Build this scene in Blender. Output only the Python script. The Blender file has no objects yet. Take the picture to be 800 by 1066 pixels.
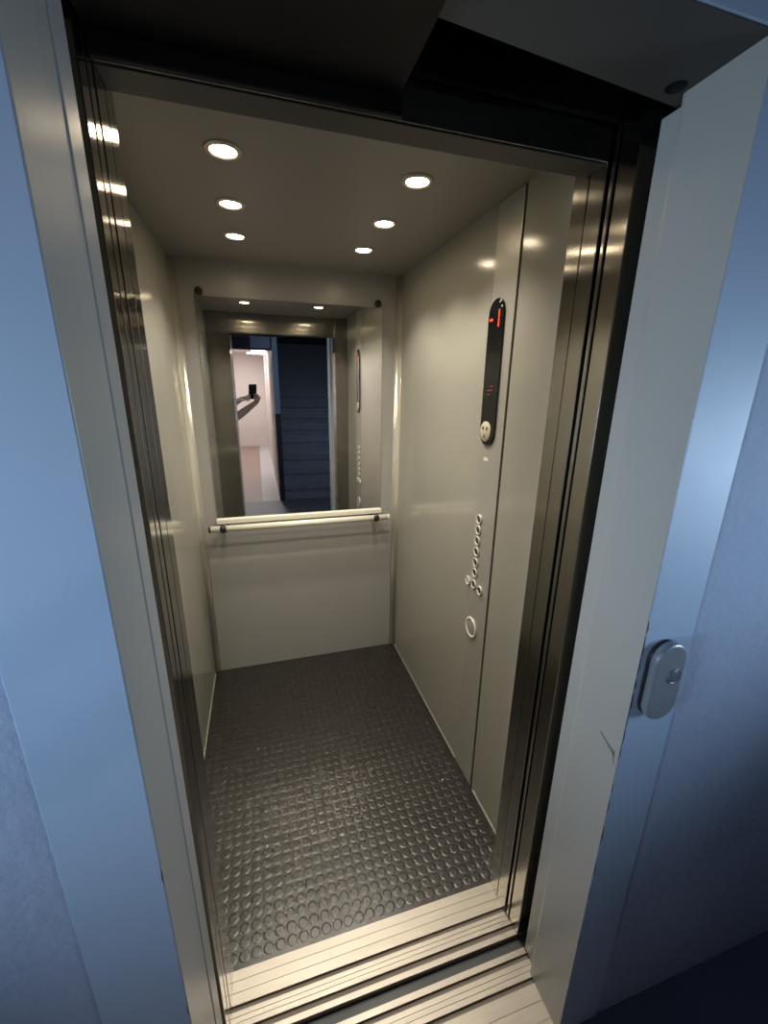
import bpy, bmesh, math, random
from mathutils import Vector, Matrix
random.seed(4)
SC = bpy.context.scene
COL = SC.collection
PI = math.pi

# ------------------------------------------------------------------ measures
W, D, H = 1.0905, 1.412, 2.15        # cabin: width, depth from sill edge, height
DL, DR = 0.163, 0.987                # cabin doorway sides
FL, FR = 0.163, 0.978                # landing frame reveal sides
YF = -0.36                           # face of the landing frame
ZH = 2.005                           # head of the cabin doorway
ZS = 2.03                            # underside of the landing frame head

# ------------------------------------------------------------------ materials
def lin(c):
    out = []
    for v in c:
        v /= 255.0
        out.append(v / 12.92 if v <= 0.04045 else ((v + 0.055) / 1.055) ** 2.4)
    return (out[0], out[1], out[2], 1)

def nodes(name):
    m = bpy.data.materials.new(name)
    m.use_nodes = True
    nt = m.node_tree
    return m, nt, nt.nodes['Principled BSDF']

def coords(nt, scale=(1, 1, 1)):
    tc = nt.nodes.new('ShaderNodeTexCoord')
    mp = nt.nodes.new('ShaderNodeMapping')
    mp.inputs['Scale'].default_value = scale
    nt.links.new(tc.outputs['Object'], mp.inputs['Vector'])
    return mp.outputs['Vector']

def noise(nt, vec, scale, detail=3, rough=0.55):
    n = nt.nodes.new('ShaderNodeTexNoise')
    n.inputs['Scale'].default_value = scale
    n.inputs['Detail'].default_value = detail
    n.inputs['Roughness'].default_value = rough
    nt.links.new(vec, n.inputs['Vector'])
    return n.outputs['Fac']

def ramp(nt, fac, lo, hi, a=0.3, b=0.7):
    r = nt.nodes.new('ShaderNodeMapRange')
    r.inputs['From Min'].default_value = a
    r.inputs['From Max'].default_value = b
    r.inputs['To Min'].default_value = lo
    r.inputs['To Max'].default_value = hi
    nt.links.new(fac, r.inputs['Value'])
    return r.outputs['Result']

def mat(name, rgb, rough=0.5, metal=0.0, var=0.06, vscale=3.0, bump=0.0, bscale=60.0, spec=0.5,
        stretch=(1, 1, 1), aniso=0.0, coat=0.0):
    m, nt, b = nodes(name)
    c = lin(rgb)
    v = coords(nt, stretch)
    n = noise(nt, v, vscale, 4)
    mix = nt.nodes.new('ShaderNodeMix')
    mix.data_type = 'RGBA'
    mix.inputs['A'].default_value = tuple(min(1, x * (1 - var)) for x in c[:3]) + (1,)
    mix.inputs['B'].default_value = tuple(min(1, x * (1 + var)) for x in c[:3]) + (1,)
    nt.links.new(ramp(nt, n, 0, 1), mix.inputs['Factor'])
    nt.links.new(mix.outputs['Result'], b.inputs['Base Color'])
    b.inputs['Metallic'].default_value = metal
    b.inputs['Specular IOR Level'].default_value = spec
    nt.links.new(ramp(nt, n, max(0.02, rough * 0.9), min(1, rough * 1.1)), b.inputs['Roughness'])
    if coat:
        b.inputs['Coat Weight'].default_value = coat
        b.inputs['Coat Roughness'].default_value = 0.1
    if aniso:
        b.inputs['Anisotropic'].default_value = aniso
        t = nt.nodes.new('ShaderNodeTangent')
        t.direction_type = 'RADIAL'
        t.axis = 'Z'
        nt.links.new(t.outputs['Tangent'], b.inputs['Tangent'])
    if bump:
        bn = noise(nt, v, bscale, 4)
        bp = nt.nodes.new('ShaderNodeBump')
        bp.inputs['Strength'].default_value = bump
        bp.inputs['Distance'].default_value = 0.004
        nt.links.new(bn, bp.inputs['Height'])
        nt.links.new(bp.outputs['Normal'], b.inputs['Normal'])
    return m

def emit(name, rgb, strength):
    m, nt, b = nodes(name)
    b.inputs['Base Color'].default_value = (0.02, 0.02, 0.02, 1)
    b.inputs['Emission Color'].default_value = lin(rgb)
    b.inputs['Emission Strength'].default_value = strength
    return m

def two_tone_floor(name, a, b_, edge):
    m, nt, b = nodes(name)
    v = coords(nt)
    sep = nt.nodes.new('ShaderNodeSeparateXYZ')
    nt.links.new(v, sep.inputs['Vector'])
    mt = nt.nodes.new('ShaderNodeMath')
    mt.operation = 'GREATER_THAN'
    mt.inputs[1].default_value = edge
    nt.links.new(sep.outputs['X'], mt.inputs[0])
    mix = nt.nodes.new('ShaderNodeMix')
    mix.data_type = 'RGBA'
    mix.inputs['A'].default_value = lin(a)
    mix.inputs['B'].default_value = lin(b_)
    nt.links.new(mt.outputs[0], mix.inputs['Factor'])
    br = nt.nodes.new('ShaderNodeTexBrick')
    br.offset = 0
    br.inputs['Scale'].default_value = 1
    br.inputs['Brick Width'].default_value = 0.31
    br.inputs['Row Height'].default_value = 0.31
    br.inputs['Mortar Size'].default_value = 0.004
    br.inputs['Mortar'].default_value = lin((120, 115, 112))
    nt.links.new(v, br.inputs['Vector'])
    nt.links.new(mix.outputs['Result'], br.inputs['Color1'])
    nt.links.new(mix.outputs['Result'], br.inputs['Color2'])
    nt.links.new(br.outputs['Color'], b.inputs['Base Color'])
    b.inputs['Roughness'].default_value = 0.45
    return m

M = {}
M['cabin'] = mat('cabin_laminate', (158, 156, 146), 0.145, 0.0, 0.02, 2, 0.02, 300, 0.5)
M['cabin_back'] = mat('cabin_back_laminate', (162, 161, 156), 0.32, 0.0, 0.02, 2, 0.02, 300, 0.5)
M['panel'] = mat('control_panel_metal', (172, 170, 162), 0.30, 0.25, 0.02, 2, 0.01, 300)
M['ceiling'] = mat('cabin_ceiling', (138, 133, 129), 0.42, 0.0, 0.02, 2)
M['cove'] = mat('corner_profile', (225, 222, 208), 0.22, 0.5, 0.02, 2)
M['rubber'] = mat('black_rubber', (42, 39, 36), 0.29, 0.0, 0.05, 40, 0.05, 500, 0.7)
M['steel'] = mat('brushed_steel', (168, 165, 157), 0.15, 1.0, 0.05, 6, 0.0, 60, 0.5, (40, 40, 0.6), 0.92)
M['alu'] = mat('worn_aluminium', (192, 185, 174), 0.44, 0.6, 0.06, 5, 0.04, 40, 0.5, (1.2, 30, 10))
M['groove'] = mat('sill_groove_metal', (132, 122, 112), 0.6, 0.2, 0.15, 20)
M['gap'] = mat('dark_slot', (30, 28, 27), 0.6, 0.1, 0.1, 9)
M['apron'] = mat('slate_steel_apron', (82, 86, 90), 0.5, 0.3, 0.05, 6)
M['dull'] = mat('dark_header_plate', (66, 62, 56), 0.5, 0.3, 0.06, 9)
M['scuff'] = mat('grey_scuff', (122, 120, 116), 0.6, 0.0, 0.1, 60)
M['black'] = mat('matt_black_steel', (7, 7, 8), 0.55, 0.0, 0.1, 8, spec=0.2)
M['gloss_black'] = mat('black_display_glass', (16, 18, 19), 0.12, 0.0, 0.05, 5)
M['frame_face'] = mat('blue_grey_paint', (156, 176, 200), 0.5, 0.0, 0.03, 3, 0.05, 90)
M['plaster'] = mat('blue_grey_plaster', (146, 161, 186), 0.8, 0.0, 0.04, 5, 0.75, 38)
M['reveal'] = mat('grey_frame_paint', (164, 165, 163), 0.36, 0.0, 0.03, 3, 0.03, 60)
M['soffit'] = mat('shaded_soffit_grey', (66, 66, 66), 0.6, 0.0, 0.04, 6, 0.05, 60)  # reveal grey darkened, putting the shade under the frame head into the colour
M['white_rail'] = mat('cream_rail', (232, 229, 214), 0.30, 0.0, 0.02, 4)
M['dark_plastic'] = mat('dark_plastic', (34, 33, 32), 0.45, 0.0, 0.05, 9)
M['red'] = emit('red_led', (255, 58, 30), 1.6)
M['red_dim'] = emit('red_led_dim', (210, 60, 45), 0.3)
M['beige'] = mat('beige_plastic', (196, 186, 160), 0.45, 0.0, 0.03, 8)
M['button_face'] = mat('button_face', (92, 90, 84), 0.4, 0.6, 0.05, 9)
M['ring'] = mat('button_ring', (232, 228, 220), 0.35, 0.1, 0.03, 9)
M['silver'] = mat('silver_plastic', (150, 158, 168), 0.34, 0.45, 0.03, 9)
M['silver_dark'] = mat('grey_button', (108, 114, 124), 0.4, 0.3, 0.03, 9)
M['lamp'] = emit('warm_lamp_lens', (255, 232, 196), 50.0)
M['lamp_ring'] = mat('lamp_ring', (190, 182, 168), 0.3, 0.6, 0.03, 9)
M['tube'] = emit('corridor_lamp_lens', (255, 240, 232), 9.0)
M['corridor'] = mat('corridor_white_paint', (214, 205, 202), 0.7, 0.0, 0.02, 2, 0.05, 60)
M['corridor_floor'] = two_tone_floor('corridor_tiles', (150, 128, 118), (186, 184, 186), 0.31)
M['landing_floor'] = mat('dark_landing_floor', (112, 116, 134), 0.5, 0.0, 0.08, 8)
M['stair'] = mat('dark_stair_stone', (150, 154, 166), 0.6, 0.0, 0.08, 8)
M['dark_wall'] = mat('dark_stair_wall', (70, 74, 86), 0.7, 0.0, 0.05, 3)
M['newel'] = mat('dark_newel', (52, 56, 66), 0.5, 0.0, 0.05, 6)
M['edge_blue'] = mat('daylit_pale_blue', (170, 188, 214), 0.45, 0.0, 0.02, 4)  # daylight on the upper post and fanlight put into the colour
M['win_frame'] = mat('white_window_frame', (225, 227, 230), 0.4, 0.0, 0.02, 4)
M['skin'] = mat('skin', (228, 184, 162), 0.5, 0.0, 0.05, 20)
M['shirt'] = mat('grey_shirt', (70, 72, 78), 0.85, 0.0, 0.05, 20, 0.1, 300)
M['trousers'] = mat('dark_trousers', (40, 44, 56), 0.85, 0.0, 0.05, 20, 0.1, 300)
M['lips'] = mat('lips', (178, 104, 98), 0.5, 0.0, 0.03, 20)
M['hair'] = mat('brown_hair', (58, 44, 34), 0.6, 0.0, 0.2, 40, 0.3, 120)
M['eye'] = mat('eye_white', (230, 228, 224), 0.3, 0.0, 0.01, 9)
M['phone'] = mat('black_phone', (18, 19, 22), 0.25, 0.0, 0.05, 6)
M['chip'] = mat('bare_dark_steel', (70, 66, 64), 0.6, 0.3, 0.1, 40)
M['crumb'] = mat('pale_scrap', (235, 232, 226), 0.8, 0.0, 0.05, 40)

def glass_mat():
    m, nt, b = nodes('window_glass')
    b.inputs['Base Color'].default_value = lin((225, 235, 245))
    b.inputs['Roughness'].default_value = 0.02
    b.inputs['Transmission Weight'].default_value = 1.0
    b.inputs['IOR'].default_value = 1.02
    return m
M['glass'] = emit('glowing_window_pane', (150, 185, 255), 0.25)  # glows faintly so the added windows do not look dark

def mirror_mat():
    m, nt, b = nodes('mirror_silver')
    v = coords(nt)
    n = noise(nt, v, 3, 3)
    b.inputs['Base Color'].default_value = (0.80, 0.81, 0.79, 1)
    b.inputs['Metallic'].default_value = 1.0
    nt.links.new(ramp(nt, n, 0.004, 0.012), b.inputs['Roughness'])
    return m
M['mirror'] = mirror_mat()

# ------------------------------------------------------------------ mesh builder
class MB:
    def __init__(s):
        s.v = []; s.f = []; s.smooth = []
    def add(s, vs, fs, smooth=False):
        o = len(s.v)
        s.v += [Vector(p) for p in vs]
        s.f += [tuple(i + o for i in f) for f in fs]
        s.smooth += [smooth] * len(fs)
        return s
    def box(s, x0, x1, y0, y1, z0, z1):
        vs = [(x, y, z) for x in (x0, x1) for y in (y0, y1) for z in (z0, z1)]
        return s.add(vs, [(0, 1, 3, 2), (4, 6, 7, 5), (0, 4, 5, 1), (2, 3, 7, 6), (0, 2, 6, 4), (1, 5, 7, 3)])
    def prism(s, poly, axis, a, b):
        """extrude a polygon; axis 'x': poly is (y,z); 'y': (x,z); 'z': (x,y)"""
        def P(p, t):
            return {'x': (t, p[0], p[1]), 'y': (p[0], t, p[1]), 'z': (p[0], p[1], t)}[axis]
        n = len(poly)
        vs = [P(p, a) for p in poly] + [P(p, b) for p in poly]
        fs = [tuple(range(n))[::-1], tuple(range(n, 2 * n))]
        fs += [(i, (i + 1) % n, n + (i + 1) % n, n + i) for i in range(n)]
        return s.add(vs, fs)
    def lathe(s, prof, origin, axis, n=32, smooth=True):
        """prof: list of (r, h) along axis from origin"""
        ax = Vector(axis).normalized()
        q = ax.to_track_quat('Z', 'Y').to_matrix()
        o = Vector(origin)
        vs = []; fs = []
        for r, h in prof:
            for k in range(n):
                a = 2 * PI * k / n
                vs.append(o + q @ Vector((r * math.cos(a), r * math.sin(a), h)))
        for j in range(len(prof) - 1):
            for k in range(n):
                k2 = (k + 1) % n
                fs.append((j * n + k, j * n + k2, (j + 1) * n + k2, (j + 1) * n + k))
        s.add(vs, fs, smooth)
        m = len(prof)
        base = len(s.v) - m * n
        if prof[0][0] > 1e-6:
            s.f.append(tuple(base + k for k in range(n))[::-1]); s.smooth.append(False)
        if prof[-1][0] > 1e-6:
            s.f.append(tuple(base + (m - 1) * n + k for k in range(n))); s.smooth.append(False)
        return s
    def build(s, name, m, parent=None, bevel=0.0, seg=2):
        root = parent
        while root is not None and root.parent is not None:
            root = root.parent
        off = root.location if root is not None else Vector((0, 0, 0))
        me = bpy.data.meshes.new(name)
        me.from_pydata([tuple(p - off) for p in s.v], [], s.f)
        for p, sm in zip(me.polygons, s.smooth):
            p.use_smooth = sm
        bm = bmesh.new(); bm.from_mesh(me)
        bmesh.ops.recalc_face_normals(bm, faces=bm.faces)
        bm.to_mesh(me); bm.free()
        me.materials.append(m)
        o = bpy.data.objects.new(name, me)
        COL.objects.link(o)
        o.parent = parent
        if bevel:
            b = o.modifiers.new('bevel', 'BEVEL')
            b.width = bevel; b.segments = seg; b.limit_method = 'ANGLE'; b.angle_limit = math.radians(40)
        return o

def tag(o, label, cat, group=None, kind=None):
    o['label'] = label; o['category'] = cat
    if group: o['group'] = group
    if kind: o['kind'] = kind
    return o
def thing(name, loc, label, cat, group=None, kind=None):
    o = bpy.data.objects.new(name, None)
    o.empty_display_size = 0.05
    o.location = loc
    COL.objects.link(o)
    return tag(o, label, cat, group, kind)
def struct(mb, name, m, label=None, cat='wall', bevel=0.0):
    o = mb.build(name, m, None, bevel)
    o['kind'] = 'structure'
    o['label'] = label or name.replace('_', ' ')
    o['category'] = cat
    return o
def copy_tree(o, loc=None):
    c = o.copy(); COL.objects.link(c)
    if loc is not None: c.location = loc
    for ch in list(o.children):
        d = ch.copy(); COL.objects.link(d); d.parent = c
        for g in list(ch.children):
            e = g.copy(); COL.objects.link(e); e.parent = d
    return c
def pill(cx, cz, hw, z0, z1, n=14):
    """stadium outline in a (u,z) plane"""
    p = []
    for k in range(n + 1):
        a = PI * k / n
        p.append((cx + hw * math.cos(a), z1 - hw + hw * math.sin(a)))
    for k in range(n + 1):
        a = PI + PI * k / n
        p.append((cx + hw * math.cos(a), z0 + hw + hw * math.sin(a)))
    return p

# ------------------------------------------------------------------ cabin shell
T = 0.03
# studded rubber floor
mb = MB()
mb.box(-T, W + T, 0.0, D + T, -0.06, 0.0)
P_, R_, HT = 0.0345, 0.0156, 0.0009
N = 16
y = 0.026
while y < D - 0.015:
    x = 0.0195
    while x < W - 0.012:
        vs = []; fs = []
        for r, h in ((R_, 0.0), (R_ * 0.90, HT * 0.42), (R_ * 0.81, HT * 0.80), (R_ * 0.74, HT), (R_ * 0.70, HT)):
            for k in range(N):
                a = 2 * PI * k / N
                vs.append((x + r * math.cos(a), y + r * math.sin(a), h))
        for j in range(4):
            for k in range(N):
                k2 = (k + 1) % N
                fs.append((j * N + k, j * N + k2, (j + 1) * N + k2, (j + 1) * N + k))
        fs.append(tuple(4 * N + k for k in range(N)))
        mb.add(vs, fs, True)
        x += P_
    y += P_
struct(mb, 'floor', M['rubber'], 'black studded rubber floor of the lift cabin', 'floor')
struct(MB().box(-T, W + T, -0.030, D + T, H, H + T), 'ceiling', M['ceiling'], 'flat grey cabin ceiling with six spotlights', 'ceiling')
struct(MB().box(-T, 0, 0.001, D + T, 0, H), 'wall_left', M['cabin'], 'grey left wall of the lift cabin')
struct(MB().box(0, W, D, D + T, 0, H), 'wall_back', M['cabin_back'], 'grey back wall of the cabin behind the mirror')
mb = MB()
mb.box(W, W + T, 0.001, 0.3285, 0, H)
mb.box(W, W + T, 0.4735, D + T, 0, H)
mb.box(W + 0.02, W + T, 0.3285, 0.4735, 0, H)
struct(mb, 'wall_right', M['cabin'], 'grey right wall of the lift cabin beside the control panel')
# front return with doorway: two posts in two folds and a header
mb = MB()
for y0, y1 in ((-0.0425, 0.0), (-0.088, -0.045)):
    mb.box(-T, DL, y0, y1, 0, H - 0.0005)
    mb.box(DR, W + T, y0, y1, 0, H - 0.0005)
    mb.box(DL, DR, y0, min(y1, -0.031), ZH + 0.002, H - 0.0005)
mb.box(-T, DL - 0.004, -0.046, -0.042, 0, H); mb.box(DR + 0.004, W + T, -0.046, -0.042, 0, H)
struct(mb, 'wall_front', M['steel'], 'brushed steel posts and header around the cabin doorway', 'wall', 0.0012)
struct(MB().box(DL + 0.0005, DR - 0.0005, -0.084, -0.031, ZH - 0.0005, ZH + 0.0015), 'trim_6', M['dull'], 'thin dark plate under the cabin doorway header', 'trim')  # thin plate put in to darken the steel header's underside
# rounded corner profiles
def cove(cx, cy, sx, name, lab):
    r = 0.030
    pts = [(cx, cy), (cx + sx * r, cy)]
    for k in range(1, 8):
        a = PI / 2 * k / 8
        pts.append((cx + sx * (r - r * math.sin(a)), cy - (r - r * math.cos(a))))
    pts.append((cx, cy - r))
    mb = MB().prism(pts, 'z', 0.001, H - 0.001)
    mb.smooth = [False, False] + [True] * (len(mb.f) - 2)
    o = struct(mb, name, M['cove'], lab, 'trim')
    return o
cove(0.0, D, 1, 'trim_1', 'pale rounded corner profile between left and back cabin walls')
cove(W, D, -1, 'trim_2', 'pale rounded corner profile between back and right cabin walls')
struct(MB().box(0.0, 0.0035, 0.01, D - 0.028, 0, 0.006), 'trim_3', M['alu'], 'thin bright metal strip at foot of left cabin wall', 'trim')
mb = MB().box(W - 0.0035, W, 0.485, D - 0.028, 0, 0.006)
mb.box(W - 0.0035, W, 0.01, 0.32, 0, 0.006)
struct(mb, 'trim_4', M['alu'], 'thin bright metal strip at foot of right cabin wall', 'trim')

# ------------------------------------------------------------------ ceiling spotlights
def spot_fixture(loc, label):
    t = thing('ceiling_spotlight', loc, label, 'light', 'recessed warm spotlights in the cabin ceiling')
    x, y, z = loc
    MB().lathe([(0.031, -0.001), (0.044, -0.001), (0.045, 0.001), (0.042, 0.0045), (0.034, 0.006), (0.031, 0.003), (0.031, -0.001)],
               (x, y, z), (0, 0, -1), 40).build('trim_ring', M['lamp_ring'], t)
    MB().lathe([(0.0001, 0.0042), (0.018, 0.0040), (0.0305, 0.0022), (0.0305, -0.001), (0.0001, -0.001)], (x, y, z), (0, 0, -1), 40).build('lens', M['lamp'], t)
    return t
rows = (('left', 0.300), ('right', 0.800))
ys = (('front', 0.420), ('middle', 0.741), ('rear', 1.042))
names_ = {'front': 'nearest the doorway', 'middle': 'in the middle', 'rear': 'nearest the mirror wall'}
first = None
for sname, x in rows:
    for yname, y in ys:
        lab = 'lit warm ceiling spotlight in the %s row, the one %s' % (sname, names_[yname])
        if first is None:
            first = spot_fixture((x, y, H), lab)
        else:
            c = copy_tree(first, (x, y, H)); c['label'] = lab
        ld = bpy.data.lights.new('spot_lamp', 'SPOT')
        ld.energy = 17; ld.color = (1.0, 0.91, 0.77)
        ld.spot_size = math.radians(118); ld.spot_blend = 0.6; ld.shadow_soft_size = 0.028
        lo = bpy.data.objects.new('spot_lamp', ld)
        lo.location = (x, y, H - 0.012)
        COL.objects.link(lo)

# ------------------------------------------------------------------ mirror on the back wall
mx0, mx1, mz0, mz1 = 0.094, 0.989, 0.930, 2.000
t = thing('wall_mirror', (0.5415, D, mz0), 'large frameless mirror on the back wall above the handrail', 'mirror')
MB().box(mx0, mx1, D - 0.007, D - 0.001, mz0, mz1).build('mirror_glass', M['mirror'], t, 0.001, 1)
MB().box(mx0 - 0.004, mx1 + 0.004, D - 0.024, D - 0.001, mz0 - 0.026, mz0 + 0.001).build('bottom_ledge', M['white_rail'], t, 0.003)
for cx in (0.116, 0.964):
    MB().lathe([(0.017, 0.0), (0.0175, 0.010), (0.015, 0.016), (0.009, 0.019), (0.0001, 0.0195)], (cx, D - 0.001, mz1 + 0.018), (0, -1, 0), 28).build('mirror_clip', M['dark_plastic'], t)

# ------------------------------------------------------------------ handrail
t = thing('handrail', (0.539, D, 0.895), 'cream tubular handrail on the back wall below the mirror', 'handrail')
RY, RZ = D - 0.072, 0.895
MB().lathe([(0.0165, 0), (0.0165, 0.955)], (0.0615, RY, RZ), (1, 0, 0), 28).build('rail_tube', M['white_rail'], t)
for x, d in ((0.0615, -1), (1.0165, 1)):
    MB().lathe([(0.0168, -0.003), (0.0168, 0.004), (0.013, 0.008), (0.0001, 0.009)], (x, RY, RZ), (d, 0, 0), 24).build('end_cap', M['dark_plastic'] if d < 0 else M['white_rail'], t)
for x in (0.125, 0.945):
    MB().lathe([(0.022, 0.001), (0.022, 0.008), (0.012, 0.012), (0.0105, 0.030), (0.013, 0.050), (0.019, 0.060), (0.0195, 0.085), (0.010, 0.0925)], (x, D, RZ), (0, -1, 0), 24).build('bracket', M['dark_plastic'], t)

# ------------------------------------------------------------------ control panel on the right wall
t = thing('control_panel', (W, 0.412, 0.0), 'tall grey lift control panel with black display and round buttons', 'control panel')
mb = MB().box(W - 0.0025, W + 0.018, 0.346, 0.481, 0.003, H - 0.002)
mb.build('face_plate', M['panel'], t, 0.0015)
MB().box(W + 0.004, W + 0.018, 0.3375, 0.3455, 0.003, H - 0.002).build('shadow_gap', M['gap'], t)
px = W - 0.0025
disp = MB().prism(pill(0.437, 0, 0.047, 1.420, 1.880), 'x', px - 0.007, px + 0.001).build('display', M['gloss_black'], t, 0.003)
xs = px - 0.0074
def led(y0, y1, z0, z1, m):
    return MB().box(xs - 0.0004, xs + 0.0006, y0, y1, z0, z1).build('led_segment', m, disp)
led(0.453, 0.472, 1.815, 1.823, M['red'])
led(0.4135, 0.4205, 1.823, 1.845, M['red'])
led(0.4135, 0.4205, 1.795, 1.8205, M['red'])
for y0, y1, z in ((0.418, 0.428, 1.6150), (0.430, 0.440, 1.6150), (0.421, 0.434, 1.6020), (0.436, 0.455, 1.6020), (0.436, 0.448, 1.5890)):
    led(y0, y1, z - 0.0025, z + 0.0025, M['red_dim'])
disc = MB().lathe([(0.034, 0.0), (0.034, 0.003), (0.032, 0.0045), (0.0001, 0.005)], (px - 0.0065, 0.441, 1.467), (-1, 0, 0), 36).build('speaker_disc', M['beige'], disp)
for dy, dz, a, b, mm in ((0.0125, 0.011, 0.0045, 0.0065, 'dark_plastic'), (-0.0125, 0.011, 0.0045, 0.0065, 'dark_plastic'), (0.002, -0.016, 0.004, 0.006, 'button_face')):
    pts = [(0.441 + dy + a * math.cos(2 * PI * k / 14), 1.467 + dz + b * math.sin(2 * PI * k / 14)) for k in range(14)]
    MB().prism(pts, 'x', px - 0.0122, px - 0.0105).build('speaker_slot', M[mm], disp)
for sy, sz in ((0.418, 1.866), (0.404, 1.852)):
    MB().lathe([(0.0032, 0), (0.003, 0.0012), (0.0001, 0.0014)], (px - 0.0066, sy, sz), (-1, 0, 0), 12).build('screw', M['ring'], disp)
MB().box(px - 0.0006, px + 0.001, 0.424, 0.452, 1.366, 1.378).build('rating_plate', M['ring'], t)
def button(y, z, r, face):
    b = MB().lathe([(r * 0.74, 0.0), (r, 0.0), (r, 0.0045), (r * 0.95, 0.0062), (r * 0.80, 0.0058), (r * 0.73, 0.001)], (px, y, z), (-1, 0, 0), 32).build('push_button', M['ring'], t)
    MB().lathe([(r * 0.735, 0.0), (r * 0.735, 0.0030), (r * 0.6, 0.0042), (0.0001, 0.0045)], (px, y, z), (-1, 0, 0), 28).build('button_cap', face, b)
    return b
for z in (1.151, 1.110, 1.068, 1.025, 0.981, 0.940):
    button(0.445, z, 0.0175, M['button_face'])
bo = button(0.492, 0.886, 0.0175, M['ring'])
MB().box(px - 0.0050, px - 0.0035, 0.4905, 0.4935, 0.877, 0.895).build('button_symbol', M['button_face'], bo)
button(0.446, 0.891, 0.0175, M['button_face'])
button(0.400, 0.886, 0.0175, M['button_face'])
button(0.441, 0.706, 0.042, M['panel'])
t.location.y -= 0.008

# ------------------------------------------------------------------ door sills
def sill(name, label, bands, x0, x1, ybase):
    """bands: (y0,y1,lines) ribs at z=0, valleys between them"""
    t = thing(name, (0.57, ybase, -0.03), label, 'door sill', 'grooved metal sills in the lift doorway')
    lo = min(b[0] for b in bands); hi = max(b[1] for b in bands)
    MB().box(x0, x1, lo, hi, -0.03, -0.007).build('sill_base', M['groove'], t)
    for y0, y1, ln in bands:
        prof = [(y0, -0.0068), (y1, -0.0068), (y1, 0.0)]
        for k in range(ln, 0, -1):
            yy = y0 + (y1 - y0) * k / (ln + 1)
            prof += [(yy + 0.0010, 0.0), (yy + 0.0007, -0.0014), (yy - 0.0007, -0.0014), (yy - 0.0010, 0.0)]
        prof += [(y0, 0.0)]
        MB().prism(prof, 'x', x0, x1).build('sill_rib', M['alu'], t)
    return t
sill('door_sill', 'pale grooved metal sill on the cabin side, next to the studded rubber floor',
     [(-0.074, -0.0005, 2), (-0.121, -0.087, 2), (-0.149, -0.136, 0)], 0.100, 1.050, -0.075)
sill('door_sill', 'pale grooved metal sill on the landing side, at the foot of the painted frame',
     [(-0.196, -0.182, 0), (-0.246, -0.209, 2), (-0.400, -0.259, 3)], FL - 0.001, 0.996, -0.29)

struct(MB().box(0.05, 1.08, -0.1812, -0.1498, -0.10, -0.018), 'trim_5', M['apron'], 'slate grey apron in the slot between the two sills', 'trim')

# ------------------------------------------------------------------ parked door panels (leading edges show in the doorway)
def door_panel(x0, x1, y0, y1, m, label, top=2.06):
    t = thing('sliding_door_panel', ((x0 + x1) / 2, (y0 + y1) / 2, 0.008), label, 'sliding door', 'retracted sliding door panels in the lift doorway')
    MB().box(x0, x1, y0, y1, 0.008, top).build('panel', m, t, 0.0016, 2)
    yc = (y0 + y1) / 2
    MB().box(x0 + 0.06, x1 - 0.06, yc - 0.004, yc + 0.004, -0.005, 0.010).build('guide_shoe', M['dark_plastic'], t)
    return t
door_panel(-0.26, DL, -0.1190, -0.0960, M['steel'], 'left inner brushed steel door panel edge beside the cabin post')
door_panel(-0.26, DL - 0.0005, -0.1530, -0.1225, M['steel'], 'left outer brushed steel door panel edge facing the dark gap')
door_panel(DR + 0.002, 1.42, -0.1055, -0.0960, M['steel'], 'right inner narrow steel door panel edge beside the cabin post')
door_panel(DR + 0.005, 1.42, -0.1530, -0.1090, M['steel'], 'right outer brushed steel door panel edge facing the dark gap')
door_panel(-0.26, 0.1635, -0.2320, -0.1860, M['reveal'], 'left grey painted landing door panel edge inside the frame', 2.026)
door_panel(0.9955, 1.42, -0.2320, -0.1860, M['reveal'], 'right grey painted landing door panel edge inside the frame', 2.026)

# dark operator cover above the doors
t = thing('door_operator_cover', (0.57, -0.16, 2.02), 'black door gear housing above the lift doorway', 'housing')
MB().box(-0.26, 1.42, -0.105, -0.092, 2.063, 2.60).build('cover_plate', M['black'], t)
MB().box(FL + 0.002, 0.578, -0.118, -0.1055, 1.997, 2.30).build('hanger_plate', M['black'], t, 0.002)
MB().box(FL + 0.002, 0.572, -0.357, -0.119, 2.020, 2.027).build('cover_sheet', M['black'], t, 0.001)
MB().box(-0.26, 1.42, -0.30, -0.10, 2.40, 2.42).build('top_plate', M['black'], t)

# ------------------------------------------------------------------ landing frame
t = thing('door_frame', (0.571, -0.30, 0), 'blue grey painted steel door frame around the lift opening', 'door frame')
def ring_quad(mb, x0, x1, z0, z1, y):
    mb.add([(x0, y, z0), (x1, y, z0), (x1, y, z1), (x0, y, z1)], [(0, 1, 2, 3)])
e = 0.0008
lf = MB().box(0.045, FL - 0.0012, YF, YF + 0.0035, 0, 2.19).build('face_casing', M['frame_face'], t, 0.001)
rf = MB().box(FR + 0.0012, 1.097, YF, YF + 0.0035, 0, 2.19).build('face_casing', M['frame_face'], t, 0.001)
MB().box(FL - 0.0012, FR + 0.0012, YF, YF + 0.0035, ZS + 0.0012, 2.19).build('face_casing', M['frame_face'], t, 0.001)
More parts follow.
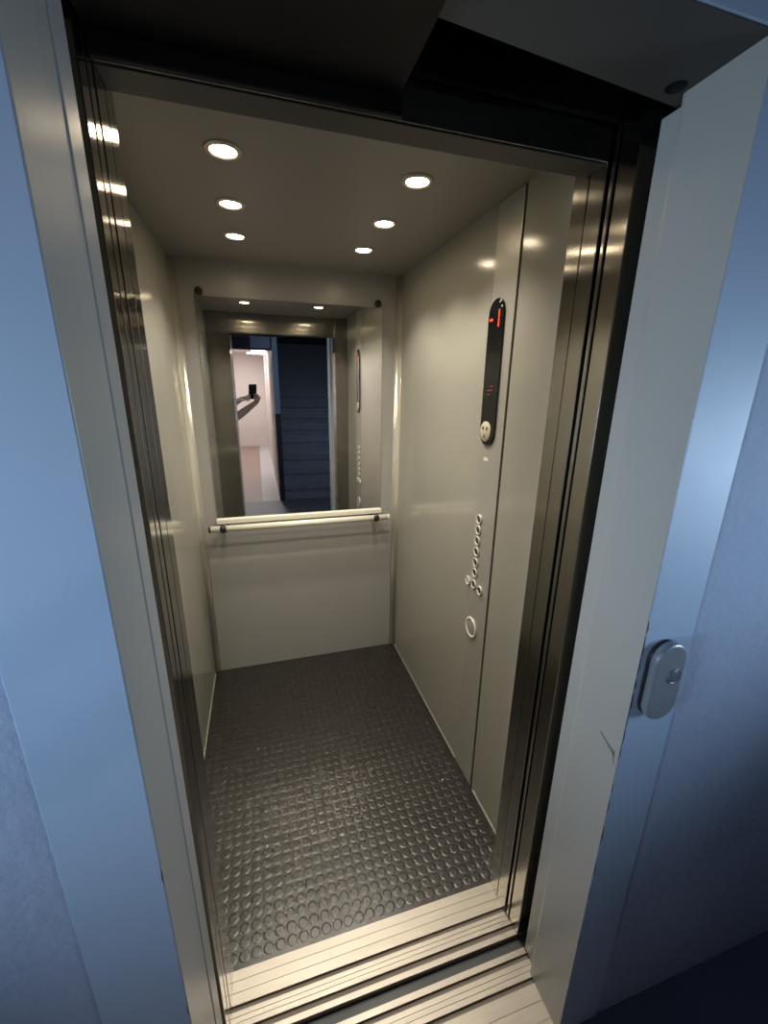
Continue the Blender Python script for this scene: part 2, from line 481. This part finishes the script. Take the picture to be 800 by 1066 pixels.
# reveals: left one has a fold line
mb = MB()
mb.prism([(0.100, YF + 0.0040), (FL, YF + 0.0005), (FL + 0.001, -0.2810), (FL - 0.0025, -0.2775), (FL - 0.001, -0.2340), (0.100, -0.2340)], 'z', 0, ZS + 0.05)
lr = mb.build('reveal', M['reveal'], t, 0.0006, 1)
mb = MB()
mb.prism([(1.04, YF + 0.0040), (1.04, -0.2340), (FR + 0.0050, -0.2340), (FR + 0.0012, -0.2360), (FR, -0.2420), (FR, YF + 0.0005)], 'z', 0, ZS + 0.05)
rr = mb.build('reveal', M['reveal'], t, 0.0006, 1)
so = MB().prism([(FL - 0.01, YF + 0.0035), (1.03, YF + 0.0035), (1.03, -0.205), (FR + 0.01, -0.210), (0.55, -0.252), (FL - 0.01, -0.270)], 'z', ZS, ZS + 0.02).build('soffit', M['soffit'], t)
MB().lathe([(0.0001, 0.0012), (0.0135, 0.0010), (0.0150, -0.0005), (0.0001, -0.0005)], (0.955, -0.244, ZS), (0, 0, -1), 28).build('lock_hole', M['black'], so)
# chips along the worn paint edges
for side, xx, zs_ in ((lf, FL - 0.0007, (0.62, 0.93, 0.53, 0.33)), (rf, FR + 0.0007, (0.60, 0.36, 0.83, 1.20, 1.16, 1.12, 1.08, 1.04, 1.00, 0.96, 0.92, 0.52, 0.70, 0.78))):
    for k, z in enumerate(zs_):
        h = random.uniform(0.010, 0.026); w = random.uniform(0.0014, 0.0030)
        s_ = -1 if side is lf else 1
        pts = [(xx, z - h), (xx + s_ * w, z - h * 0.3), (xx + s_ * w * 0.7, z + h * 0.5), (xx, z + h)]
        MB().prism(pts, 'y', YF - 0.0003, YF + 0.0005).build('paint_chip', M['chip'], side)
# scuffs on the right reveal
for a, b in (((-0.309, 0.925), (-0.350, 0.905)), ((-0.345, 0.912), (-0.352, 0.885))):
    pts = [(a[0], a[1] - 0.002), (b[0], b[1] - 0.006), (b[0], b[1] + 0.006), (a[0], a[1] + 0.002)]
    MB().prism(pts, 'x', FR - 0.0004, FR + 0.0004).build('scuff', M['scuff'], rr)

# ------------------------------------------------------------------ landing call button
t = thing('call_button_station', (1.028, YF, 1.086), 'silver pill shaped call button plate on the right frame face', 'call button')
MB().prism(pill(1.028, 0, 0.0355, 1.006, 1.169), 'y', YF - 0.006, YF - 0.0002).build('back_plate', M['dark_plastic'], t, 0.001)
mb = MB().prism(pill(1.030, 0, 0.0365, 1.005, 1.170), 'y', YF - 0.0215, YF - 0.0045)
mb.build('cover', M['silver'], t, 0.006, 4)
b = MB().lathe([(0.0135, 0), (0.0165, 0.0), (0.0165, 0.002), (0.0135, 0.003), (0.0130, 0.0005)], (1.041, YF - 0.021, 1.102), (0, -1, 0), 32).build('button_ring', M['silver_dark'], t)
MB().lathe([(0.0132, 0), (0.0132, 0.0012), (0.0100, 0.0020), (0.0001, 0.0022)], (1.041, YF - 0.021, 1.102), (0, -1, 0), 32).build('button_cap', M['silver_dark'], b)

# ------------------------------------------------------------------ landing hall
LX0, LX1, LY, LZ = -1.45, 2.45, -2.46, 2.62
mb = MB()
yb = YF + 0.003
mb.box(LX0, 0.0448, yb, -0.245, 0, LZ)
mb.box(1.0972, LX1, yb, -0.245, 0, LZ)
mb.box(0.0448, 1.0972, yb, -0.245, 2.1905, LZ)
struct(mb, 'wall_landing', M['plaster'], 'rough blue grey plaster wall around the lift frame')
mb = MB()
mb.box(LX0 - 0.1, FL - 0.0015, LY, -0.2, -0.1, 0)
mb.box(0.9965, LX1 + 0.1, LY, -0.2, -0.1, 0)
mb.box(FL - 0.0015, 0.9965, LY, -0.4005, -0.1, 0)
mb.box(-0.25, 2.6, LY - 4, LY, -0.1, -0.002)
struct(mb, 'floor_landing', M['landing_floor'], 'dark blue grey landing floor in front of the lift', 'floor')
struct(MB().box(LX0 - 0.1, LX1 + 0.1, LY - 0.1, -0.245, LZ, LZ + 0.08), 'ceiling_landing', M['dark_wall'], 'dark grey landing ceiling', 'ceiling')  # landing ceiling and side walls kept dark to cut bounced light
WZ0, WZ1 = 0.85, 1.90
def side_wall(x0, x1, a, b, name, lab):
    mb = MB()
    mb.box(x0, x1, LY - 0.1, a, 0, LZ); mb.box(x0, x1, b, -0.245, 0, LZ)
    mb.box(x0, x1, a, b, 0, WZ0); mb.box(x0, x1, a, b, WZ1, LZ)
    struct(mb, name, M['dark_wall'], lab)
side_wall(LX0 - 0.1, LX0, -1.35, -0.60, 'wall_landing_left', 'blue grey left wall of the landing with an added window')
side_wall(LX1, LX1 + 0.1, -1.60, -0.75, 'wall_landing_right', 'blue grey right wall of the landing with an added window')
def window(n, x, a, b, lab):
    t = thing('window_%d' % n, (x, (a + b) / 2, WZ0), lab, 'window', None, 'structure')
    mb = MB()
    for y0, y1, z0, z1 in ((a, a + 0.05, WZ0, WZ1), (b - 0.05, b, WZ0, WZ1), (a + .05, b - .05, WZ0, WZ0 + .05), (a + .05, b - .05, WZ1 - .05, WZ1)):
        mb.box(x - 0.03, x + 0.03, y0, y1, z0, z1)
    mb.build('window_frame', M['win_frame'], t, 0.003)
    MB().box(x - 0.003, x + 0.003, a + .05, b - .05, WZ0 + .05, WZ1 - .05).build('pane', M['glass'], t)
window(1, LX0 - 0.05, -1.35, -0.60, 'unseen window added in the left landing wall for blue daylight')
window(2, LX1 + 0.05, -1.60, -0.75, 'unseen window added in the right landing wall for blue daylight')
def day(x, y, d, power, tilt):  # added blue lamp inside the room, narrowed and tilted to light the lift wall
    ld = bpy.data.lights.new('daylight', 'AREA')
    ld.shape = 'RECTANGLE'; ld.size = 0.5; ld.size_y = 0.5
    ld.energy = power; ld.color = (0.58, 0.78, 1.0)
    ld.spread = math.radians(58)
    o = bpy.data.objects.new('daylight', ld)
    o.location = (x, y, 1.34)
    o.rotation_euler = Vector((d, tilt, 0.04)).to_track_quat('-Z', 'Y').to_euler()
    COL.objects.link(o)
day(LX0 + 0.16, -0.98, 1, 3.7, 0.40)
day(LX1 - 0.16, -1.18, -1, 2.3, 0.62)
ld = bpy.data.lights.new('stair_fill', 'AREA')          # added blue fill lamp aimed at the stairs; no roof opening is built
ld.size = 0.5; ld.energy = 5; ld.color = (0.62, 0.78, 1.0); ld.spread = math.radians(110)
o = bpy.data.objects.new('stair_fill', ld); o.location = (1.55, -1.3, 2.56)
o.rotation_euler = Vector((0, -1, -0.75)).to_track_quat('-Z', 'Y').to_euler(); COL.objects.link(o)

# back of the landing: lit corridor on one side, dark stairs on the other (both seen in the mirror)
CX0, CX1, CY = -0.60, 0.565, -8.66
mb = MB()
mb.box(LX0 - 0.1, CX0, LY - 0.12, LY, 0, LZ)
mb.box(CX0, CX1, LY - 0.12, LY, 2.075, LZ)
struct(mb, 'wall_landing_back', M['dark_wall'], 'dark wall and lintel over the corridor entrance')
struct(MB().box(0.30, 0.55, LY + 0.001, LY + 0.012, 2.095, 2.34), 'window_3', M['edge_blue'], 'pale fanlight over the corridor entrance', 'window')
mb = MB()
mb.box(CX0 - 0.1, CX0, CY, LY - 0.121, 0, 2.45)
mb.box(CX0 - 0.1, 2.6, CY - 0.1, CY, 0, 2.45)
mb.box(CX1 + 0.002, CX1 + 0.07, CY, LY - 0.121, 0, 2.45)
struct(mb, 'wall_corridor', M['corridor'], 'white corridor walls behind the landing')
struct(MB().box(CX0 - 0.1, CX1 + 0.07, CY - 0.1, LY - 0.121, 2.451, 2.53), 'ceiling_corridor', M['corridor'], 'white corridor ceiling', 'ceiling')
struct(MB().box(CX0 - 0.1, CX1 + 0.07, CY, LY - 0.0, -0.09, 0.001), 'floor_corridor', M['corridor_floor'], 'pale tiled corridor floor', 'floor')
struct(MB().box(CX0, CX1, CY + 0.0005, CY + 0.014, 0.0015, 0.07), 'baseboard_corridor', M['corridor'], 'white skirting of the corridor end wall', 'baseboard')
t = thing('corridor_lamp', (0.42, -5.0, 2.45), 'bright white box lamp under the corridor ceiling', 'light')
MB().box(0.290, 0.550, -5.08, -4.92, 2.30, 2.45).build('lamp_housing', M['win_frame'], t, 0.004)
MB().box(0.295, 0.545, -5.075, -4.925, 2.215, 2.2995).build('lamp_diffuser', M['tube'], t, 0.006)
for yy, pw in ((-5.0, 30), (-7.2, 36)):
    ld = bpy.data.lights.new('corridor_light', 'AREA')
    ld.shape = 'RECTANGLE'; ld.size = 0.4; ld.size_y = 0.3; ld.energy = pw; ld.color = (1.0, 0.95, 0.93)
    o = bpy.data.objects.new('corridor_light', ld); o.location = (-0.02, yy, 2.20 if yy > -6 else 2.44); COL.objects.link(o)
    if yy > -6: o.location = (0.42, yy, 2.205)

# partition end and stairs
t = thing('stair_newel', (0.605, LY - 0.05, 0), 'post between the lit corridor and the dark stairs', 'post', None, 'structure')
MB().box(0.570, 0.640, LY - 0.12, LY, 1.245, LZ).build('upper_post', M['edge_blue'], t, 0.004)
MB().box(0.570, 0.640, LY - 0.12, LY + 0.01, 0, 1.244).build('lower_post', M['newel'], t, 0.004)
mb = MB()
for k in range(14):
    y0 = LY - 0.04 - 0.28 * k
    mb.box(0.642, LX1, y0 - 0.30, y0, 0.178 * k, 0.178 * (k + 1) - 0.03)
    mb.box(0.642, LX1, y0 - 0.30, y0 + 0.02, 0.178 * (k + 1) - 0.03, 0.178 * (k + 1))
struct(mb, 'staircase', M['stair'], 'dark stone stairs rising away from the landing', 'stairs')
mb = MB()
mb.box(LX1, LX1 + 0.1, -6.6, LY - 0.1, 0, 4.6)
mb.box(0.641, LX1 + 0.1, -6.7, -6.6, 0, 4.6)
mb.box(0.54, 0.639, -6.6, LY - 0.122, 2.54, 4.6)
mb.box(0.54, LX1 + 0.1, -6.6, LY, 4.6, 4.7)
mb.box(0.642, LX1 + 0.1, LY - 0.1, LY - 0.02, LZ + 0.09, 4.6)
struct(mb, 'wall_staircase', M['dark_wall'], 'dark walls of the stairwell')

# small scraps on the rubber floor
for n, (x, y, lab) in enumerate(((0.990, 0.398, 'tiny white scrap on the rubber floor in front of the control panel'), (1.046, 0.198, 'tiny pale scrap on the rubber floor by the right post'))):
    pts = [(x + 0.0035 * math.cos(a), y + 0.0030 * math.sin(a)) for a in (0.2, 1.3, 2.6, 3.6, 5.1)]
    tag(MB().prism(pts, 'z', 0.0021, 0.0045).build('paper_scrap', M['crumb']), lab, 'scrap', 'scraps on the cabin floor')

# ------------------------------------------------------------------ camera
R3 = ((0.9592651305250698, 0.2742955498914676, 0.06761923297744754),
      (-0.28217948761042305, 0.9187722717807002, 0.2761018822443091),
      (0.013606841317514074, -0.28393566862349057, 0.9587467809347219))
CP = Vector((0.33798309, -0.85287893, 1.60294035))
cam = bpy.data.cameras.new('camera')
co = bpy.data.objects.new('camera', cam)
COL.objects.link(co)
rx = Vector([R3[i][0] for i in range(3)]); fw = Vector([R3[i][1] for i in range(3)]); up = Vector([R3[i][2] for i in range(3)])
mw = Matrix(((rx.x, up.x, -fw.x, CP.x), (rx.y, up.y, -fw.y, CP.y), (rx.z, up.z, -fw.z, CP.z), (0, 0, 0, 1)))
co.matrix_world = mw
cam.sensor_fit = 'AUTO'; cam.sensor_width = 36.0
cam.lens = 433.7616 / 1066 * 36.0
cam.clip_start = 0.03; cam.clip_end = 60
SC.camera = co

# ------------------------------------------------------------------ photographer, seen in the mirror
def L(r, u, f):
    return CP + rx * r + up * u + fw * f
# phone, held upright in both hands; its rear lens is where the picture is taken from
t = thing('phone', L(-0.034, -0.1265, -0.0075), 'black phone held up in both hands in front of the lift', 'phone')
def slab(hw0, hw1, z0, z1, f0, f1, rad):
    mb = MB()
    pts = []
    for cx, cz, a0 in ((hw1 - rad, z1 - rad, 0), (hw0 + rad, z1 - rad, PI / 2), (hw0 + rad, z0 + rad, PI), (hw1 - rad, z0 + rad, 1.5 * PI)):
        for k in range(6):
            a = a0 + PI / 2 * k / 5
            pts.append((cx + rad * math.cos(a), cz + rad * math.sin(a)))
    n = len(pts)
    vs = [L(p[0], p[1], f0) for p in pts] + [L(p[0], p[1], f1) for p in pts]
    mb.add(vs, [tuple(range(n)), tuple(range(n, 2 * n))] + [(i, (i + 1) % n, n + (i + 1) % n, n + i) for i in range(n)])
    return mb
slab(-0.0715, 0.0065, -0.1265, 0.0225, -0.0115, -0.0040, 0.009).build('phone_body', M['phone'], t, 0.001)
slab(-0.0690, 0.0040, -0.1240, 0.0200, -0.0121, -0.0114, 0.007).build('screen', M['gloss_black'], t)
slab(-0.0300, 0.0050, -0.0150, 0.0210, -0.0041, -0.0030, 0.008).build('camera_plate', M['phone'], t)
for r_, u_ in ((-0.0200, 0.0095), (-0.0200, -0.0055), (-0.0040, -0.0060)):
    MB().lathe([(0.0062, 0), (0.0062, 0.0008), (0.0045, 0.0010), (0.0001, 0.0006)], L(r_, u_, -0.0030), fw, 20).build('lens_ring', M['gloss_black'], t)

def skin_mesh(name, chains, m, parent, sub=2):
    """chains: lists of (point, radius x, radius y) or branches [index of start, ...]"""
    off = parent.location
    vs = []; es = []; rad = []; roots = []
    ids = {}
    for ch in chains:
        prev = None
        for k, it in enumerate(ch):
            if isinstance(it, str):
                i = ids[it]
            else:
                p, a, b = it[0], it[1], it[2]
                vs.append(Vector(p) - off); rad.append((a, b)); i = len(vs) - 1
                if len(it) > 3: ids[it[3]] = i
                if k == 0: roots.append(i)
            if prev is not None: es.append((prev, i))
            prev = i
    me = bpy.data.meshes.new(name)
    me.from_pydata([tuple(v) for v in vs], es, [])
    me.materials.append(m)
    o = bpy.data.objects.new(name, me); COL.objects.link(o); o.parent = parent
    sk = o.modifiers.new('skin', 'SKIN'); sk.use_smooth_shade = True
    lay = me.skin_vertices[0].data
    for i, (a, b) in enumerate(rad):
        lay[i].radius = (a, b); lay[i].use_root = i in roots
    ss = o.modifiers.new('smooth', 'SUBSURF'); ss.levels = sub; ss.render_levels = sub
    return o

PB = Vector((-0.185, -1.21, 0))
SD = Vector((0.905, -0.425, 0))          # towards the right shoulder
FD = Vector((0.425, 0.905, 0))           # the way the person faces
def B(s, f, z):
    return PB + SD * s + FD * f + Vector((0, 0, z))
t = thing('person', PB, 'person in a grey shirt holding up a phone, seen only as forearms in the mirror', 'person')
shR, shL = B(0.165, 0.01, 1.425), B(-0.165, 0.01, 1.425)
wrR, wrL = L(0.018, -0.172, -0.050), L(-0.125, -0.140, -0.060)
elR, elL = Vector((0.105, -1.015, 1.285)), Vector((-0.055, -1.000, 1.340))
def mid(a, b, k): return a.lerp(b, k)
chains = [
    [(B(0, 0, 0.96), 0.150, 0.110, 'pelvis'), (B(0, 0, 1.12), 0.128, 0.095), (B(0, 0, 1.30), 0.150, 0.105, 'chest'), (B(0, 0, 1.42), 0.100, 0.075, 'collar'),
     (B(0, 0.005, 1.500), 0.056, 0.056), (B(0, 0.022, 1.560), 0.056, 0.062), (B(0, 0.035, 1.625), 0.072, 0.086, 'head'), (B(0, 0.030, 1.690), 0.074, 0.090), (B(0, 0.022, 1.735), 0.050, 0.060)],
    ['collar', (shR, 0.060, 0.058), (mid(shR, elR, 0.5), 0.047, 0.047), (elR, 0.041, 0.041), (mid(elR, wrR, 0.35), 0.042, 0.040), (mid(elR, wrR, 0.8), 0.031, 0.027), (wrR, 0.028, 0.023), (L(0.026, -0.125, -0.026), 0.036, 0.020), (L(0.025, -0.105, -0.016), 0.030, 0.016)],
    ['collar', (shL, 0.060, 0.058), (mid(shL, elL, 0.5), 0.047, 0.047), (elL, 0.041, 0.041), (mid(elL, wrL, 0.35), 0.042, 0.040), (mid(elL, wrL, 0.8), 0.031, 0.027), (wrL, 0.028, 0.023), (L(-0.098, -0.128, -0.030), 0.036, 0.020), (L(-0.091, -0.112, -0.018), 0.030, 0.016)],
]
for s in (-1, 1):
    chains.append(['pelvis', (B(s * 0.095, 0, 0.88), 0.092, 0.090), (B(s * 0.105, 0.015, 0.50), 0.058, 0.060), (B(s * 0.105, -0.005, 0.36), 0.055, 0.056), (B(s * 0.105, -0.02, 0.09), 0.036, 0.038), (B(s * 0.110, 0.05, 0.045), 0.036, 0.030), (B(s * 0.118, 0.13, 0.035), 0.034, 0.024)])
# nose and ears
chains.append([(B(0, 0.098, 1.655), 0.010, 0.010), (B(0, 0.122, 1.625), 0.013, 0.011), (B(0, 0.112, 1.615), 0.010, 0.008)])
for s in (-1, 1):
    chains.append([(B(s * 0.072, 0.02, 1.665), 0.012, 0.007), (B(s * 0.082, 0.012, 1.640), 0.014, 0.007), (B(s * 0.075, 0.018, 1.612), 0.009, 0.006)])
# fingers of the right hand wrap the phone's back, thumb on the screen side
for k, (u, ln) in enumerate(((-0.078, 0.92), (-0.096, 1.0), (-0.114, 0.95), (-0.130, 0.78))):
    rr_ = 0.0078 - 0.0004 * k
    chains.append([(L(0.026, u - 0.010, -0.018), rr_ + .001, rr_ + .001), (L(0.021, u - 0.002, 0.0035), rr_, rr_), (L(0.021 - 0.030 * ln, u + 0.006, 0.0055), rr_ * .95, rr_ * .95), (L(0.021 - 0.052 * ln, u + 0.008, 0.0050), rr_ * .8, rr_ * .8)])
chains.append([(L(0.028, -0.128, -0.030), 0.011, 0.011), (L(0.020, -0.100, -0.026), 0.0095, 0.0095), (L(0.000, -0.083, -0.0225), 0.0085, 0.0085), (L(-0.014, -0.076, -0.0215), 0.007, 0.007)])
for k, (u, ln) in enumerate(((-0.088, 0.8), (-0.105, 0.9), (-0.122, 0.85), (-0.137, 0.7))):
    rr_ = 0.0078 - 0.0004 * k
    chains.append([(L(-0.092, u - 0.010, -0.020), rr_ + .001, rr_ + .001), (L(-0.087, u - 0.002, 0.0015), rr_, rr_), (L(-0.087 + 0.026 * ln, u + 0.004, 0.0050), rr_ * .95, rr_ * .95), (L(-0.087 + 0.040 * ln, u + 0.006, 0.0048), rr_ * .8, rr_ * .8)])
chains.append([(L(-0.100, -0.128, -0.032), 0.011, 0.011), (L(-0.086, -0.104, -0.027), 0.0095, 0.0095), (L(-0.066, -0.090, -0.0225), 0.0085, 0.0085), (L(-0.052, -0.084, -0.0215), 0.007, 0.007)])
skin_mesh('body', chains, M['skin'], t)
skin_mesh('shirt', [
    [(B(0, 0, 0.86), 0.190, 0.160), (B(0, 0, 0.98), 0.195, 0.158), (B(0, 0, 1.12), 0.172, 0.138), (B(0, 0, 1.30), 0.180, 0.138), (B(0, 0, 1.415), 0.120, 0.092, 'c'), (B(0, 0.0, 1.455), 0.075, 0.068)],
    ['c', (shR, 0.074, 0.072), (mid(shR, elR, 0.55), 0.060, 0.060)],
    ['c', (shL, 0.074, 0.072), (mid(shL, elL, 0.55), 0.060, 0.060)]], M['shirt'], t)
tr = [[(B(0, 0, 1.00), 0.158, 0.118), (B(0, 0, 0.93), 0.160, 0.120, 'p')]]
for s in (-1, 1):
    tr.append(['p', (B(s * 0.095, 0, 0.86), 0.102, 0.100), (B(s * 0.105, 0.012, 0.50), 0.072, 0.074), (B(s * 0.105, -0.01, 0.12), 0.056, 0.060), (B(s * 0.105, -0.012, 0.075), 0.056, 0.060)])
skin_mesh('trousers', tr, M['trousers'], t)
for s in (-1, 1):
    skin_mesh('shoe', [[(B(s * 0.105, -0.06, 0.048), 0.042, 0.040), (B(s * 0.107, 0.0, 0.052), 0.044, 0.046), (B(s * 0.112, 0.08, 0.044), 0.048, 0.038), (B(s * 0.118, 0.165, 0.036), 0.042, 0.030)]], M['dark_plastic'], t)
skin_mesh('hair', [[(B(0, -0.045, 1.575), 0.058, 0.040), (B(0, -0.035, 1.650), 0.076, 0.066), (B(0, -0.005, 1.715), 0.078, 0.088), (B(0, 0.030, 1.748), 0.062, 0.066), (B(0, 0.065, 1.738), 0.052, 0.030)]], M['hair'], t)
for s in (-1, 1):
    ec = B(s * 0.031, 0.092, 1.655)
    e_ = MB().lathe([(0.0001, 0.012), (0.006, 0.0105), (0.0105, 0.006), (0.012, 0.0), (0.009, -0.006), (0.0001, -0.009)], ec, FD, 20).build('eye', M['eye'], t)
    MB().lathe([(0.0001, 0.0132), (0.0035, 0.0128), (0.0055, 0.0108), (0.0001, 0.0100)], ec, FD, 16).build('iris', M['dark_plastic'], e_)
pts = [(-0.024, 1.588), (-0.010, 1.593), (0, 1.591), (0.010, 1.593), (0.024, 1.588), (0.010, 1.580), (-0.010, 1.580)]
mb = MB(); n = len(pts)
mb.add([B(a, 0.098 - abs(a) * 0.5, z) for a, z in pts] + [B(a, 0.112 - abs(a) * 0.6, z) for a, z in pts], [tuple(range(n)), tuple(range(n, 2 * n))] + [(i, (i + 1) % n, n + (i + 1) % n, n + i) for i in range(n)])
mb.build('mouth', M['lips'], t, 0.002)


# ------------------------------------------------------------------ world and view
w = bpy.data.worlds.new('world'); SC.world = w
w.use_nodes = True
w.node_tree.nodes['Background'].inputs['Color'].default_value = (0.35, 0.5, 0.9, 1)
w.node_tree.nodes['Background'].inputs['Strength'].default_value = 0.01
SC.view_settings.view_transform = 'Standard'
SC.view_settings.look = 'None'
SC.view_settings.gamma = 1.0
SC.view_settings.use_curve_mapping = False
SC.view_settings.exposure = 0.0
